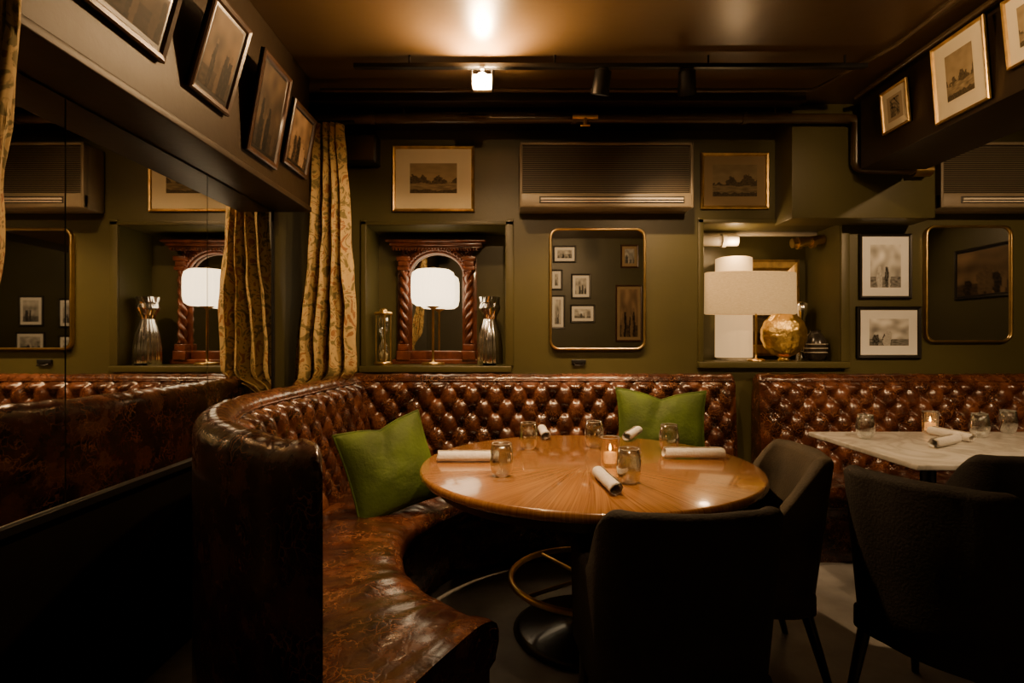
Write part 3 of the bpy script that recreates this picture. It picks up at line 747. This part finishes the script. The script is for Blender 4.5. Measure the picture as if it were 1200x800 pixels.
b.lathe([(.044,.33),(.055,.36),(.072,.40),(.074,.41),(.068,.44),(.07,.45),(.074,.49),(.066,.49),(.062,.45)],(0,0,0),M['chrome'],40,lambda a,z:1+.05*math.cos(a*10+z*60),smooth=False)
b.build('silver_vase',(-.16,4.03,s1+.001))

# ---------------------------------------------------------------- niche 2 objects
s2=N2[2]
x=PX(861,4.17)
b=MB(); b.lathe([(.128,0),(.128,.02)],(0,0,0),M['ceramic'],48)
b.lathe([(.124,.02),(.132,.021),(.132,.76),(.12,.765),(.02,.765)],(0,0,0),M['paper'],48,lambda a,z:1+.01*math.sin(z*90))
b.build('paper_column_lamp',(x,4.19,s2+.001))
b=MB(); x=PX(879,3.93)
b.lathe([(.06,0),(.06,.01),(.05,.016),(.008,.02),(.007,.05),(.007,.60)],(.04,0,0),M['brass'],24)
b.lathe([(.315,.33),(.325,.335),(.322,.62),(.314,.625),(.316,.62),(.318,.335)],(0,0,0),M['lshade'],64,closed=False,sy=.30)
b.build('drum_shade_lamp',(x,3.925,s2+.001))
picture('gilt_framed_painting',.56,.74,(PX(893,4.3),4.325,s2+.03),(math.radians(0),0,0),M['gold'],.085,M['fbrown'],.03,art_land(33,.25),depth=.05)
b=MB(); b.lathe([(.035,0),(.045,.01),(.03,.02),(.05,.035)],(0,0,0),M['hammered'],24)
rows=[]
for i in range(41):
    a=pi*i/40; rr=[]
    for k in range(90):
        t=2*pi*k/90; dd=1+.028*abs(math.sin(a*8))*abs(math.sin(t*7)); rr.append((.162*dd*math.sin(a)*math.cos(t),.085*dd*math.sin(a)*math.sin(t),.19-.162*math.cos(a)*dd))
    rows.append(rr)
b.grid(rows,M['hammered'],True,wrap=True); b.lathe([(.025,0),(.03,.03),(.035,.035)],(0,0,.345),M['hammered'],20)
b.build('hammered_gold_vase',(PX(919,3.99),3.995,s2+.001))
b=MB(); b.lathe([(.04,0),(.07,.03),(.08,.09),(.072,.15),(.045,.19),(.03,.21),(.04,.22)],(0,0,0),M['vase_stripe'],32)
for z,r in ((.06,.076),(.09,.0815),(.12,.078)): b.tube([(r*math.cos(k*pi/16),r*math.sin(k*pi/16),z) for k in range(32)],.003,M['ceramic'],6,closed=True)
b.build('dark_ceramic_vase',(2.20,4.04,s2+.001))
b=MB(); b.lathe([(.05,0),(.055,.05),(.05,.2),(.03,.27),(.028,.30),(.045,.36),(.048,.42),(.03,.44)],(0,0,0),M['chrome'],28)
b.build('silver_vase',(2.19,4.22,s2+.001))
b=MB(); zz=PH(282,4.1)
b.tube([(PX(928,4.1),4.1,zz-.02),(2.29,4.1,zz+.01)],.035,M['brass'],16); b.tube([(PX(934,4.1),4.1,zz-.02),(PX(938,4.1),4.1,zz-.018)],.045,M['brass'],16); b.tube([(PX(950,4.1),4.1,zz-.012),(PX(954,4.1),4.1,zz-.010)],.045,M['brass'],16)
b.tube([(1.34,4.1,zz+.0),(PX(864,4.1),4.1,zz-.0)],.04,M['ceramic'],16); b.tube([(1.34,4.2,zz+.07),(2.29,4.2,zz+.07)],.02,M['ceramic'],12)
b.tube([(PX(845,4.1),4.1,zz+.0),(PX(850,4.1),4.1,zz-.0)],.05,M['ceramic'],16)
b.build('niche_pipework')

def point(name,loc,p,r=.05,col=WARM):
    l=bpy.data.lights.new(name,'POINT'); l.energy=p; l.color=col; l.shadow_soft_size=r
    o=bpy.data.objects.new(name,l); o.location=loc; bpy.context.scene.collection.objects.link(o)
point('niche_lamp_glow',(1.62,4.02,1.99),5.0,.04)

w=bpy.data.worlds.new('world'); bpy.context.scene.world=w; w.use_nodes=True
w.node_tree.nodes['Background'].inputs[0].default_value=(0.01,0.008,0.006,1); w.node_tree.nodes['Background'].inputs[1].default_value=0.1
cam=bpy.data.cameras.new('camera'); cam.lens=36*F/1200; cam.sensor_width=36; cam.clip_start=.05
co=bpy.data.objects.new('camera',cam); co.location=(0,0,H); co.rotation_euler=(pi/2,0,0)
bpy.context.scene.collection.objects.link(co); bpy.context.scene.camera=co
